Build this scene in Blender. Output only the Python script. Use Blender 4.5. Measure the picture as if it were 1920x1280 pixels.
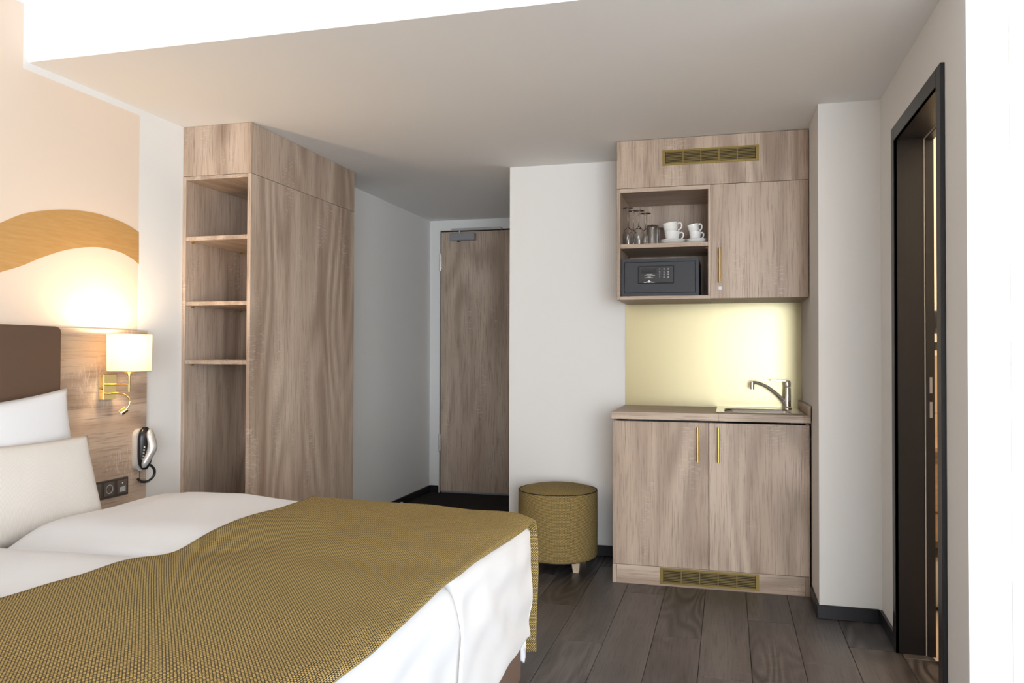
import bpy, bmesh, math, random
from mathutils import Vector, Matrix, noise
random.seed(7)
for o in list(bpy.data.objects): bpy.data.objects.remove(o, do_unlink=True)
S = bpy.context.scene
COL = S.collection

# ------------------------------------------------------------------ camera
CAM_H = 1.22
cd = bpy.data.cameras.new('camera'); cam = bpy.data.objects.new('camera', cd); COL.objects.link(cam)
rt = Vector((0.9656952, 0.25966136, 0.00295943)); up = Vector((0.00116346, -0.0157228, 0.99987571)); fw = Vector((-0.25967561, 0.96557173, 0.01548554))
cam.matrix_world = Matrix(((rt.x, up.x, -fw.x, 0), (rt.y, up.y, -fw.y, 0), (rt.z, up.z, -fw.z, CAM_H), (0, 0, 0, 1)))
cd.sensor_fit = 'HORIZONTAL'; cd.sensor_width = 36; cd.lens = 1503.9/1920*36; cd.clip_start = 0.05
S.camera = cam

# ------------------------------------------------------------------ world, daylight, exposure
S.view_settings.view_transform = 'Standard'; S.view_settings.look = 'None'
S.view_settings.exposure = -0.1; S.view_settings.gamma = 1.0; S.view_settings.use_curve_mapping = False
wd = bpy.data.worlds.new('sky'); S.world = wd; wd.use_nodes = True
wd.node_tree.nodes['Background'].inputs[0].default_value = (0.80, 0.90, 1.0, 1)
wd.node_tree.nodes['Background'].inputs[1].default_value = 1.0
def area(name, loc, rot, sx, sy, power, col):
    l = bpy.data.lights.new(name, 'AREA'); l.shape = 'RECTANGLE'; l.size = sx; l.size_y = sy; l.energy = power; l.color = col
    o = bpy.data.objects.new(name, l); COL.objects.link(o); o.location = loc; o.rotation_euler = rot; return o
# added area lamps supply daylight at two unseen, added windows, side and rear
area('added_side_daylight', (4.67, -.6, 1.28), (math.radians(90), 0, math.radians(90)), 2.9, 2.4, 140, (0.87, 0.935, 1.0))
area('added_rear_daylight', (2.3, -5.47, 1.28), (math.radians(90), 0, 0), 3.2, 2.4, 480, (0.88, 0.94, 1.0))

# ------------------------------------------------------------------ node helpers
def newmat(name):
    m = bpy.data.materials.new(name); m.use_nodes = True
    return m, m.node_tree.nodes, m.node_tree.links, m.node_tree.nodes['Principled BSDF']
def plain(name, col, rough=0.5, metal=0.0, trans=0.0, ior=1.45, bump=0.0, bscale=200, spec=0.5):
    m, N, L, b = newmat(name)
    b.inputs['Base Color'].default_value = (*col, 1); b.inputs['Roughness'].default_value = rough
    b.inputs['Metallic'].default_value = metal; b.inputs['Transmission Weight'].default_value = trans; b.inputs['IOR'].default_value = ior
    b.inputs['Specular IOR Level'].default_value = spec
    if bump:
        t = N.new('ShaderNodeTexNoise'); t.inputs['Scale'].default_value = bscale; t.inputs['Detail'].default_value = 3
        c = N.new('ShaderNodeTexCoord'); L.new(c.outputs['Object'], t.inputs['Vector'])
        bp = N.new('ShaderNodeBump'); bp.inputs['Strength'].default_value = bump; bp.inputs['Distance'].default_value = 0.002
        L.new(t.outputs['Fac'], bp.inputs['Height']); L.new(bp.outputs['Normal'], b.inputs['Normal'])
    return m
def math_n(N, L, op, a, b=None, clamp=False):
    n = N.new('ShaderNodeMath'); n.operation = op; n.use_clamp = clamp
    for i, v in enumerate((a, b)):
        if v is None: continue
        if isinstance(v, (int, float)): n.inputs[i].default_value = v
        else: L.new(v, n.inputs[i])
    return n.outputs[0]
def mix(N, L, fac, a, b):
    n = N.new('ShaderNodeMix'); n.data_type = 'RGBA'
    if isinstance(fac, (int, float)): n.inputs[0].default_value = fac
    else: L.new(fac, n.inputs[0])
    for s, v in ((6, a), (7, b)):
        if isinstance(v, tuple): n.inputs[s].default_value = (*v, 1)
        else: L.new(v, n.inputs[s])
    return n.outputs[2]
def wood(name, axis, light, dark, deep, ring=0.5, rough=0.45, saw=0.45, fine=0.85, sawcol=None, bump=0.15, ringscale=2.6, rings=55):
    """board with grain along axis 0/1/2: broad streaks, cathedral rings, fine pores, cross saw marks"""
    m, N, L, b = newmat(name)
    tc = N.new('ShaderNodeTexCoord'); oi = N.new('ShaderNodeObjectInfo')
    off = N.new('ShaderNodeVectorMath'); off.operation = 'SCALE'; off.inputs[0].default_value = (13.1, 7.7, 9.3); L.new(oi.outputs['Random'], off.inputs[3])
    ad = N.new('ShaderNodeVectorMath'); ad.operation = 'ADD'; L.new(tc.outputs['Object'], ad.inputs[0]); L.new(off.outputs[0], ad.inputs[1])
    def tex(across, along, scale, detail, rgh=0.5):
        mp = N.new('ShaderNodeMapping'); s = [across]*3; s[axis] = along; mp.inputs['Scale'].default_value = s
        L.new(ad.outputs[0], mp.inputs['Vector'])
        t = N.new('ShaderNodeTexNoise'); t.inputs['Scale'].default_value = scale; t.inputs['Detail'].default_value = detail; t.inputs['Roughness'].default_value = rgh
        L.new(mp.outputs[0], t.inputs['Vector']); return t.outputs['Fac']
    broad = tex(1, .07, 9, 3)
    pores = tex(1, .035, 150, 3, .7)
    smooth = tex(1, .22, ringscale, 1.0, .35)
    rg = math_n(N, L, 'SINE', math_n(N, L, 'MULTIPLY', smooth, float(rings)))
    rg = math_n(N, L, 'MULTIPLY_ADD', rg, .5); rg.node.inputs[2].default_value = .5
    mask = math_n(N, L, 'MULTIPLY', math_n(N, L, 'SUBTRACT', tex(1, .25, 2.2, 1), .42), 5.0, True)
    rg = math_n(N, L, 'MULTIPLY', math_n(N, L, 'MULTIPLY', rg, mask), ring)
    bs = math_n(N, L, 'MULTIPLY', math_n(N, L, 'SUBTRACT', broad, .34), 3.2, True)
    c = mix(N, L, bs, dark, light)
    c = mix(N, L, rg, c, deep)
    pf = math_n(N, L, 'MULTIPLY', math_n(N, L, 'MULTIPLY', math_n(N, L, 'SUBTRACT', pores, .5), 4.0, True), fine)
    c = mix(N, L, pf, c, deep)
    if saw:
        sw = math_n(N, L, 'MULTIPLY', math_n(N, L, 'SUBTRACT', tex(.16, 1, 190, 1), .55), 8.0, True)
        sm = math_n(N, L, 'MULTIPLY', math_n(N, L, 'SUBTRACT', tex(1, .3, 7, 2), .54), 8.0, True)
        c = mix(N, L, math_n(N, L, 'MULTIPLY', math_n(N, L, 'MULTIPLY', sw, sm), saw), c, sawcol or light)
    L.new(c, b.inputs['Base Color']); b.inputs['Roughness'].default_value = rough
    bp = N.new('ShaderNodeBump'); bp.inputs['Strength'].default_value = bump; bp.inputs['Distance'].default_value = .001
    L.new(pores, bp.inputs['Height']); L.new(bp.outputs['Normal'], b.inputs['Normal'])
    return m
OL, OD, OX = (.60, .475, .375), (.40, .295, .22), (.20, .13, .09)
OAK = [wood('oak_%s' % 'xyz'[i], i, OL, OD, OX, sawcol=(.70, .60, .52)) for i in range(3)]
FLOORWOOD = wood('dark_floor_wood', 1, (.125, .112, .111), (.070, .062, .062), (.020, .016, .016), ring=.9, rough=.40, saw=.3, fine=.8, sawcol=(.19, .18, .18), ringscale=5.5, rings=70, bump=.3)
WHITE = plain('white_wall_paint', (.82, .81, .79), .85, bump=.06, bscale=350, spec=.2)
CEIL = plain('white_ceiling_paint', (.93, .92, .91), .9, spec=.2)
BLACK = plain('black_skirting', (.012, .012, .015), .4)
FRAMEBLACK = plain('black_door_frame', (.014, .013, .016), .38)
DARKGAP = plain('black_gap', (.01, .01, .01), .8)
CARPET = plain('charcoal_entrance_mat', (.035, .031, .031), .95, bump=.6, bscale=500, spec=.1)
BRASS = plain('satin_brass', (.62, .42, .12), .32, 1.0)
BRASSDULL = plain('bronze_grille', (.23, .165, .055), .45, .75)
GOLDPOL = plain('polished_brass', (.86, .66, .28), .12, 1.0)
STEEL = plain('stainless_steel', (.72, .71, .69), .22, 1.0)
CHROME = plain('chrome', (.85, .85, .86), .06, 1.0)
GREYMETAL = plain('grey_metal', (.36, .36, .39), .4, .6)
SILVERP = plain('silver_plastic', (.55, .54, .54), .3, .4)
BLACKP = plain('black_plastic', (.012, .011, .013), .3)
GREYP = plain('pale_grey_plastic', (.58, .54, .50), .45)
SAFE = plain('anthracite_powder_coat', (.035, .038, .046), .55, bump=.15, bscale=900)
PRINT = plain('white_print', (.75, .75, .75), .6)
SWITCH = plain('bronze_switch_plastic', (.075, .058, .050), .35)
SWITCHL = plain('taupe_switch_insert', (.13, .105, .092), .3)
SOCKET = plain('grey_socket', (.45, .47, .50), .35)
PORC = plain('white_porcelain', (.84, .84, .83), .12)
GLASS = plain('clear_glass', (1, 1, 1), .0, 0, 1.0, 1.45)
LINEN = plain('white_linen', (.77, .77, .785), .85, bump=.12, bscale=700, spec=.15)
BROWN = plain('brown_upholstery', (.135, .085, .058), .9, bump=.4, bscale=900, spec=.15)
BASEBROWN = plain('taupe_bed_upholstery', (.20, .135, .105), .9, bump=.4, bscale=900, spec=.15)
LEGWOOD = wood('pale_leg_wood', 2, (.62, .49, .37), (.50, .38, .28), (.35, .25, .17), ring=.2, saw=0)
TILE = plain('sand_tile', (.50, .36, .22), .35)
TILEF = plain('beige_floor_tile', (.62, .52, .40), .35)
VANITY = wood('vanity_wood', 0, (.46, .29, .15), (.34, .20, .10), (.18, .10, .05), saw=0)
# brass backsplash, brushed
m, N, L, b = newmat('brushed_brass_sheet')
b.inputs['Base Color'].default_value = (.40, .35, .215, 1); b.inputs['Metallic'].default_value = .9; b.inputs['Roughness'].default_value = .30
SPLASH = m
# checked weave
def weave(name):
    m, N, L, b = newmat(name)
    uv = N.new('ShaderNodeUVMap'); uv.uv_map = 'UVMap'
    br = N.new('ShaderNodeTexBrick'); br.offset = .5; br.inputs['Scale'].default_value = 100
    br.inputs['Color1'].default_value = (.60, .43, .14, 1); br.inputs['Color2'].default_value = (.70, .51, .19, 1); br.inputs['Mortar'].default_value = (.026, .021, .017, 1)
    br.inputs['Mortar Size'].default_value = .115; br.inputs['Mortar Smooth'].default_value = .1; br.inputs['Brick Width'].default_value = .74; br.inputs['Row Height'].default_value = .46
    L.new(uv.outputs[0], br.inputs['Vector']); L.new(br.outputs['Color'], b.inputs['Base Color']); b.inputs['Roughness'].default_value = .85; b.inputs['Specular IOR Level'].default_value = .2
    bp = N.new('ShaderNodeBump'); bp.invert = True; bp.inputs['Strength'].default_value = .5; bp.inputs['Distance'].default_value = .001
    L.new(br.outputs['Fac'], bp.inputs['Height']); L.new(bp.outputs['Normal'], b.inputs['Normal'])
    return m
WEAVE = weave('olive_checked_weave')
# ribbed cream cushion cloth
m, N, L, b = newmat('cream_ribbed_cloth')
uv = N.new('ShaderNodeUVMap'); uv.uv_map = 'UVMap'
wv = N.new('ShaderNodeTexWave'); wv.bands_direction = 'X'; wv.inputs['Scale'].default_value = 75; wv.inputs['Distortion'].default_value = .6
L.new(uv.outputs[0], wv.inputs['Vector'])
L.new(mix(N, L, wv.outputs['Fac'], (.60, .55, .50), (.72, .68, .63)), b.inputs['Base Color']); b.inputs['Roughness'].default_value = .9
bp = N.new('ShaderNodeBump'); bp.inputs['Strength'].default_value = .4; bp.inputs['Distance'].default_value = .001
L.new(wv.outputs['Fac'], bp.inputs['Height']); L.new(bp.outputs['Normal'], b.inputs['Normal'])
CREAM = m
# painted left wall: beige field with a white border below the ceiling and white beyond the headboard
m, N, L, b = newmat('two_tone_wall_paint')
ge = N.new('ShaderNodeNewGeometry'); sp = N.new('ShaderNodeSeparateXYZ'); L.new(ge.outputs['Position'], sp.inputs[0])
Y, Z = sp.outputs[1], sp.outputs[2]
in1 = math_n(N, L, 'MULTIPLY', math_n(N, L, 'LESS_THAN', Y, 3.247), math_n(N, L, 'LESS_THAN', Z, 2.362))
in2 = math_n(N, L, 'MULTIPLY', math_n(N, L, 'LESS_THAN', Y, 2.584), math_n(N, L, 'LESS_THAN', Z, 2.622))
L.new(mix(N, L, math_n(N, L, 'MAXIMUM', in1, in2), (.82, .81, .79), (.80, .665, .55)), b.inputs['Base Color'])
b.inputs['Roughness'].default_value = .85; b.inputs['Specular IOR Level'].default_value = .2
WALLPAINT = m
# gold brushed swoosh
m, N, L, b = newmat('gold_brushed_paint')
tc = N.new('ShaderNodeTexCoord'); mp = N.new('ShaderNodeMapping'); mp.inputs['Scale'].default_value = (1, 3, 30); L.new(tc.outputs['Object'], mp.inputs[0])
t = N.new('ShaderNodeTexNoise'); t.inputs['Scale'].default_value = 3; t.inputs['Detail'].default_value = 4; L.new(mp.outputs[0], t.inputs['Vector'])
L.new(mix(N, L, t.outputs['Fac'], (.50, .27, .08), (.66, .40, .16)), b.inputs['Base Color']); b.inputs['Roughness'].default_value = .5; b.inputs['Metallic'].default_value = .15
GOLDPAINT = m
# lamp shade cloth
m, N, L, b = newmat('cream_shade_cloth')
out = N['Material Output']; tr = N.new('ShaderNodeBsdfTranslucent'); tr.inputs[0].default_value = (.98, .91, .78, 1)
df = N.new('ShaderNodeBsdfDiffuse'); df.inputs[0].default_value = (.9, .87, .8, 1)
ms = N.new('ShaderNodeMixShader'); ms.inputs[0].default_value = .55; L.new(df.outputs[0], ms.inputs[1]); L.new(tr.outputs[0], ms.inputs[2]); L.new(ms.outputs[0], out.inputs[0])
SHADE = m
m, N, L, b = newmat('lit_bulb'); b.inputs['Emission Color'].default_value = (1, .72, .40, 1); b.inputs['Emission Strength'].default_value = 25; BULB = m

# ------------------------------------------------------------------ mesh builder
WL = {}      # world location of each object's origin
class MB:
    def __init__(s): s.bm = bmesh.new(); s.uv = None
    def box(s, x0, x1, y0, y1, z0, z1, bev=0.0, seg=1):
        r = bmesh.ops.create_cube(s.bm, size=1)
        for v in r['verts']: v.co = Vector(((x0+x1)/2+v.co.x*(x1-x0), (y0+y1)/2+v.co.y*(y1-y0), (z0+z1)/2+v.co.z*(z1-z0)))
        if bev: 
            es = list({e for v in r['verts'] for e in v.link_edges})
            bmesh.ops.bevel(s.bm, geom=es, offset=bev, segments=seg, affect='EDGES', profile=.5)
        return s
    def cyl(s, p0, p1, r0, r1=None, seg=16):
        p0, p1 = Vector(p0), Vector(p1); d = p1-p0
        r = bmesh.ops.create_cone(s.bm, cap_ends=True, segments=seg, radius1=r0, radius2=r0 if r1 is None else r1, depth=d.length)
        M = Matrix.Translation((p0+p1)/2) @ d.to_track_quat('Z', 'Y').to_matrix().to_4x4()
        bmesh.ops.transform(s.bm, matrix=M, verts=r['verts']); return s
    def tube(s, pts, r, seg=10):
        pts = [Vector(p) for p in pts]; rings = []; n = len(pts); ref = Vector((.13, .27, .95))
        for i, p in enumerate(pts):
            d = (pts[min(i+1, n-1)]-pts[max(i-1, 0)]).normalized()
            a = d.cross(ref); a = a.normalized() if a.length > 1e-4 else d.orthogonal().normalized(); c = d.cross(a)
            rr = r(i/(n-1)) if callable(r) else r
            rings.append([s.bm.verts.new(p+a*math.cos(2*math.pi*k/seg)*rr+c*math.sin(2*math.pi*k/seg)*rr) for k in range(seg)])
        for A, B in zip(rings, rings[1:]):
            for k in range(seg): s.bm.faces.new((A[k], A[(k+1) % seg], B[(k+1) % seg], B[k]))
        s.bm.faces.new(rings[0][::-1]); s.bm.faces.new(rings[-1]); return s
    def lathe(s, prof, c, seg=32, M=None):
        c = Vector(c); rings = []; vs = []
        for r, z in prof:
            if r < 1e-6: ring = [s.bm.verts.new(Vector((0, 0, z)))]
            else: ring = [s.bm.verts.new(Vector((r*math.cos(2*math.pi*k/seg), r*math.sin(2*math.pi*k/seg), z))) for k in range(seg)]
            rings.append(ring); vs += ring
        for A, B in zip(rings, rings[1:]):
            for k in range(seg):
                a, b_, c_, d = A[k % len(A)], A[(k+1) % len(A)], B[(k+1) % len(B)], B[k % len(B)]
                f = []
                for v in (a, b_, c_, d):
                    if v not in f: f.append(v)
                if len(f) > 2: s.bm.faces.new(f)
        if M is not None: bmesh.ops.transform(s.bm, matrix=M, verts=vs)
        bmesh.ops.translate(s.bm, vec=c, verts=vs); return s
    def poly(s, pts, ext):
        """flat outline (3D points) extruded by vector ext"""
        a = [s.bm.verts.new(Vector(p)) for p in pts]; b_ = [s.bm.verts.new(Vector(p)+Vector(ext)) for p in pts]; n = len(a)
        s.bm.faces.new(a); s.bm.faces.new(b_[::-1])
        for i in range(n): s.bm.faces.new((a[i], b_[i], b_[(i+1) % n], a[(i+1) % n]))
        return s
    def grid(s, P, uvf=None):
        """P[i][j] points; uvf(i,j) -> uv"""
        ul = (s.bm.loops.layers.uv.get('UVMap') or s.bm.loops.layers.uv.new('UVMap')) if uvf else None
        V = [[s.bm.verts.new(Vector(p)) for p in row] for row in P]
        for i in range(len(V)-1):
            for j in range(len(V[0])-1):
                ids = ((i, j), (i+1, j), (i+1, j+1), (i, j+1))
                f = s.bm.faces.new([V[a][b_] for a, b_ in ids])
                if ul:
                    for lp, (a, b_) in zip(f.loops, ids): lp[ul].uv = uvf(a, b_)
        return s
    def build(s, name, mat, parent=None, smooth=None, loc=None, nonorm=False):
        base = WL[parent.name] if parent else Vector(loc if loc is not None else (0, 0, 0))
        if not nonorm: bmesh.ops.recalc_face_normals(s.bm, faces=s.bm.faces[:])
        bmesh.ops.translate(s.bm, vec=-base, verts=s.bm.verts[:])
        me = bpy.data.meshes.new(name); s.bm.to_mesh(me); s.bm.free()
        if smooth:
            for p in me.polygons: p.use_smooth = True
            if smooth is not True: me.set_sharp_from_angle(angle=math.radians(smooth))
        o = bpy.data.objects.new(name, me); COL.objects.link(o); me.materials.append(mat)
        if parent: o.parent = parent
        else: o.location = base
        WL[o.name] = base.copy(); return o
def box(name, mat, x0, x1, y0, y1, z0, z1, parent=None, bev=0.0, loc=None): return MB().box(x0, x1, y0, y1, z0, z1, bev).build(name, mat, parent, loc=loc)
def thing(name, loc, label, cat, group=None):
    o = bpy.data.objects.new(name, None); COL.objects.link(o); o.location = loc; o.empty_display_size = .05; WL[o.name] = Vector(loc); return tag(o, label, cat, group)
def tag(o, label, cat, group=None):
    o['label'] = label; o['category'] = cat
    if group: o['group'] = group
    return o
def struct(o): o['kind'] = 'structure'; return o
def lab(o, t): o['label'] = t; return o
def text(name, body, size, M, mat, parent, ext=.0004):
    c = bpy.data.curves.new(name, 'FONT'); c.body = body; c.size = size; c.align_x = 'CENTER'; c.align_y = 'CENTER'; c.extrude = ext
    t = bpy.data.objects.new('tmp', c); COL.objects.link(t); dg = bpy.context.evaluated_depsgraph_get()
    me = bpy.data.meshes.new_from_object(t.evaluated_get(dg)); bpy.data.objects.remove(t, do_unlink=True)
    me.transform(Matrix.Translation(-WL[parent.name]) @ M); me.materials.clear(); me.materials.append(mat)
    o = bpy.data.objects.new(name, me); COL.objects.link(o); o.parent = parent; WL[o.name] = WL[parent.name].copy(); return o

# ------------------------------------------------------------------ room shell
C1, C2 = 2.393, 2.652            # low and high ceiling
XL, XH, XS, XR, XC = -2.733, -2.542, -1.322, .678, .409   # left wall, hall wall, hall right edge, right wall, column side
YB, YK, YD, YC, YN, YW = 2.608, 4.855, 6.66, 3.98, 2.612, -5.5   # beam, kitchen wall, hall door, column front, near wall, rear wall with added window
YP = 0.2                                                  # planks end here, added pale carpet beyond bounces light (unseen, behind the camera)
fl = struct(box('floor', DARKGAP, XL-.1, 4.7, YP, YD+.12, -.1, -.007))
struct(box('floor_rear_bounce', plain('pale_bounce_carpet', (.72, .69, .65), .95, bump=.4, bscale=500, spec=.1), XL-.1, 4.7, YW, YP, -.1, 0))  # unseen carpet, added pale so it bounces light into the room
pl_mesh = {}
def plank(x0, x1, y0, y1):
    if x1-x0 < .02 or y1-y0 < .02: return
    k = (round(x1-x0, 4), round(y1-y0, 4)); g = .0009
    if k not in pl_mesh:
        mb = MB().box(g, k[0]-g, g, k[1]-g, -.0065, 0, .0012); me = bpy.data.meshes.new('plank'); mb.bm.to_mesh(me); mb.bm.free(); me.materials.append(FLOORWOOD); pl_mesh[k] = me
    o = bpy.data.objects.new('plank', pl_mesh[k]); COL.objects.link(o); o.parent = fl; o.location = (x0, y0, 0)
PW, PL_ = .2, 1.22
k = 0; xx = -.312-PW*13
while xx < 4.7:
    xa, xb = max(xx, XL), min(xx+PW, 4.7)
    ymax = 4.9 if xb <= XR+.05 else (3.62 if xa < .80 else YN)
    yy = YP-(.0, .47, .93, .31, .72)[k % 5]
    while yy < ymax:
        ya, yb = max(yy, YP), min(yy+PL_, ymax)
        if xa < XR < xb and yb > YN: 
            plank(xa, xb, ya, min(yb, 3.62)) if ya < 3.62 else None
            if yb > 3.62: plank(xa, XR, max(ya, 3.62), yb)
        else: plank(xa, min(xb, .80) if (xb > .80 and ya >= YN) else xb, ya, yb)
        yy += PL_
    xx += PW; k += 1
struct(box('floor_hall_mat', CARPET, XH, XS, 4.9, YD, -.007, .001))

wl = struct(box('wall_left', WALLPAINT, XL-.12, XL, YW, 4.735, 0, 2.8))
struct(box('wall_hall_left', WHITE, XH-.2, XH, 4.735, YD+.12, 0, 2.6))
mb = MB().box(XH, -2.452, YD, YD+.12, 0, C1).box(-2.452, -1.44, YD, YD+.12, 2.303, C1).box(-1.44, XS, YD, YD+.12, 0, C1)
struct(mb.build('wall_hall_end', WHITE))
struct(box('wall_hall_right', WHITE, XS, XS+.12, YK+.1, YD+.12, 0, C1))
struct(box('wall_kitchen', WHITE, XS, XC, YK, YK+.1, 0, C1))
struct(box('wall_column', WHITE, XC, .80, YC, YK+.1, 0, C1))
OY0, OY1, OZ = 2.905, 3.602, 2.108   # bathroom door opening
mb = MB().box(XR, .79, YN, OY0-.02, 0, C1).box(XR, .79, OY1+.02, YC, 0, C1).box(XR, .79, OY0-.02, OY1+.02, OZ+.02, C1)
struct(mb.build('wall_right', WHITE))
struct(box('wall_near_right', WHITE, .79, 4.7, YN-.002, YN+.10, 0, 2.8))
struct(MB().box(4.7, 4.82, YW, -2.08, 0, 2.8).box(4.7, 4.82, .88, YN+.1, 0, 2.8).box(4.7, 4.82, -2.08, .88, 0, .04).box(4.7, 4.82, -2.08, .88, 2.52, 2.8).build('wall_far_right', WHITE))
WX0, WX1, WZ0, WZ1 = .66, 3.94, .04, 2.52
mb = MB().box(XL-.1, WX0, YW-.12, YW, 0, 2.8).box(WX1, 4.82, YW-.12, YW, 0, 2.8).box(WX0, WX1, YW-.12, YW, 0, WZ0).box(WX0, WX1, YW-.12, YW, WZ1, 2.8)
struct(mb.build('wall_rear', WHITE))
wf = MB()
for x in (WX0, 2.27, WX1-.06): wf.box(x, x+.06, YW-.09, YW-.03, WZ0, WZ1)
for z in (WZ0, WZ1-.06): wf.box(WX0, WX1, YW-.09, YW-.03, z, z+.06)
wg = MB()
for y in (-2.08, -1.10, -.14, .82): wg.box(4.73, 4.79, y, y+.06, .04, 2.52)
for z in (.04, 2.46): wg.box(4.73, 4.79, -2.08, .88, z, z+.06)
struct(wg.build('window_added_side', plain('grey_added_window_frame', (.5, .5, .5), .4)))  # unseen side window, added to go with the side daylight lamp
struct(wf.build('window_added_rear', plain('white_added_window_frame', (.8, .8, .8), .4)))  # unseen rear window, added around the rear daylight lamp
struct(MB().box(XL-.1, 4.82, YB, YD+.12, C1, 2.8).build('ceiling', CEIL))
struct(box('ceiling_high', CEIL, XL-.1, 4.82, YW-.1, YB, C2, 2.8))
# skirting
BH, BT = .064, .012
def bb(n, *a): return struct(box(n, BLACK, *a, bev=.003))
bb('baseboard_hall_left', XH, XH+BT, 4.74, YD, 0, BH)
bb('baseboard_hall_end', XH+BT, -2.456, YD-BT, YD, 0, BH)
bb('baseboard_kitchen', XS, -.602, YK-BT, YK, 0, BH)
bb('baseboard_column_side', XC-BT, XC, YC, 4.30, 0, BH)
bb('baseboard_column', XC-BT, XR-BT, YC-BT, YC, 0, BH)
bb('baseboard_right', XR-BT, XR, 3.659, YC-BT, 0, BH)
bb('baseboard_near_right', XR, 4.7, YN-.002-BT, YN-.002, 0, BH)
bb('baseboard_left', XL, XL+BT, 2.9, 3.56, 0, BH)

# hall door
d = struct(box('door_1', OAK[2], -2.441, -1.46, YD+.004, YD+.05, .012, 2.291, bev=.002, loc=(-2.441, YD, 0)))
box('door_frame', DARKGAP, -2.4515, -1.441, YD+.03, YD+.11, 0, 2.302, d)
for z in (.362, 1.95):
    h = MB().cyl((-2.446, YD-.008, z), (-2.446, YD-.008, z+.155), .009, seg=12).box(-2.448, -2.430, YD-.004, YD+.006, z+.01, z+.145).build('hinge', STEEL, d, smooth=40)
cl = MB().box(-2.348, -2.117, YD-.05, YD+.004, 2.208, 2.272, .004).build('door_closer', GREYMETAL, d)
MB().box(-2.335, -1.88, YD-.04, YD-.018, 2.294, 2.314, .003).cyl((-2.26, YD-.03, 2.27), (-2.26, YD-.03, 2.30), .008).cyl((-1.89, YD-.045, 2.304), (-1.89, YD-.005, 2.304), .011).cyl((-2.325, YD-.045, 2.304), (-2.325, YD-.005, 2.304), .008).build('closer_arm', SILVERP, cl)
MB().cyl((-2.27, YD-.03, 2.198), (-2.27, YD-.03, 2.21), .010).build('closer_valve', BLACKP, cl)
box('door_seal', GREYMETAL, -2.43, -1.46, YD, YD+.006, .004, .02, d)

# bathroom door frame
f = struct(MB().box(.663, XR, 2.848, OY0, 0, 2.166, .002).build('trim_1', FRAMEBLACK))
MB().box(.663, XR, OY1, 3.657, 0, 2.166, .002).build('casing', FRAMEBLACK, f)
MB().box(.663, XR, OY0, OY1, OZ, 2.166, .002).build('head_casing', FRAMEBLACK, f)
MB().box(.664, .80, OY1, OY1+.02, 0, OZ+.018).build('jamb', FRAMEBLACK, f)
MB().box(.664, .80, OY0-.02, OY0, 0, OZ+.018).build('jamb', FRAMEBLACK, f)
MB().box(.664, .80, OY0, OY1, OZ, OZ+.02).build('head_jamb', FRAMEBLACK, f)
MB().box(.776, .780, OY1-.004, OY1, 0, OZ).build('door_seal', GREYP, f)
MB().box(.776, .780, OY0, OY1, OZ-.004, OZ).build('door_seal', GREYP, f)
sj = MB().box(.781, .812, OY1-.008, OY1+.03, 0, OZ).build('rebate', FRAMEBLACK, f)
MB().box(.781, .812, OY0, OY1, OZ-.008, OZ+.03).build('rebate', FRAMEBLACK, f)
for z in (.965, 1.065): box('strike_plate', GREYMETAL, .793, .803, OY1-.0095, OY1-.007, z, z+.065, f)

# ------------------------------------------------------------------ bathroom seen through the doorway
bf = struct(box('floor_bathroom', DARKGAP, .80, 2.3, YN+.1, 4.75, -.1, -.006))
for i in range(5):
    for j in range(7):
        box('tile', TILEF, .801+i*.3, .799+i*.3+.3, YN+.101+j*.3, YN+.099+j*.3+.3, -.006, 0, bf, bev=.001)
bw = struct(box('wall_bathroom_far', plain('warm_white_paint', (.80, .72, .60), .8), .80, 2.42, 4.66, 4.80, 0, C1))
for i in range(5):
    for j in range(4):
        box('tile', TILE, .801+i*.3, .799+i*.3+.3, 4.648, 4.66, .001+j*.305, .304+j*.305, bw, bev=.001)
struct(box('wall_bathroom_right', WHITE, 2.3, 2.42, YN+.1, 4.75, 0, C1))
v = thing('vanity_unit', (1.4, 4.35, .36), 'wooden bathroom vanity with drawer beneath its counter', 'vanity')
box('counter', VANITY, .815, 2.0, 4.04, 4.646, .775, .80, v, bev=.002); box('body', VANITY, .83, 1.99, 4.09, 4.640, .36, .775, v)
box('drawer', VANITY, .832, 1.40, 4.07, 4.09, .50, .722, v, bev=.002); box('drawer', VANITY, 1.405, 1.985, 4.07, 4.09, .50, .722, v, bev=.002)
box('drawer', VANITY, .832, 1.985, 4.075, 4.09, .365, .49, v, bev=.002)
w = thing('waste_bin', (.98, 4.36, 0), 'white waste bin on the bathroom floor under the vanity', 'bin')
MB().lathe([(0, .004), (.075, .004), (.09, .02), (.105, .235), (.10, .235), (.086, .025), (0, .02)], (.98, 4.36, 0)).build('bucket', PORC, w, smooth=40)
MB().lathe([(.108, .232), (.112, .24), (.108, .252), (0, .262)], (.98, 4.36, 0)).build('lid', GREYP, w, smooth=40)
MB().box(.94, 1.02, 4.235, 4.262, .004, .016, .002).build('pedal', BLACKP, w)
hd = thing('hair_dryer', (1.03, 4.64, 1.26), 'black hair dryer with chrome band hanging on bathroom wall', 'hair dryer')
MB().lathe([(0, .245), (.025, .243), (.05, .225), (.062, .195), (.06, .19), (0, .188)], (1.005, 4.585, 1.255)).build('rear_grille', CHROME, hd, smooth=40)
MB().lathe([(0, .19), (.06, .19), (.063, .15), (.058, .12), (.05, .105), (.075, .085), (.078, .075), (0, .075)], (1.005, 4.585, 1.255)).build('body', BLACKP, hd, smooth=50)
MB().cyl((1.005, 4.585, 1.285), (1.005, 4.585, 1.33), .048, seg=24).build('chrome_band', CHROME, hd, smooth=40)
MB().cyl((1.005, 4.585, 1.245), (1.005, 4.585, 1.286), .048, .05, seg=24).build('nozzle', BLACKP, hd, smooth=40)
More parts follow.
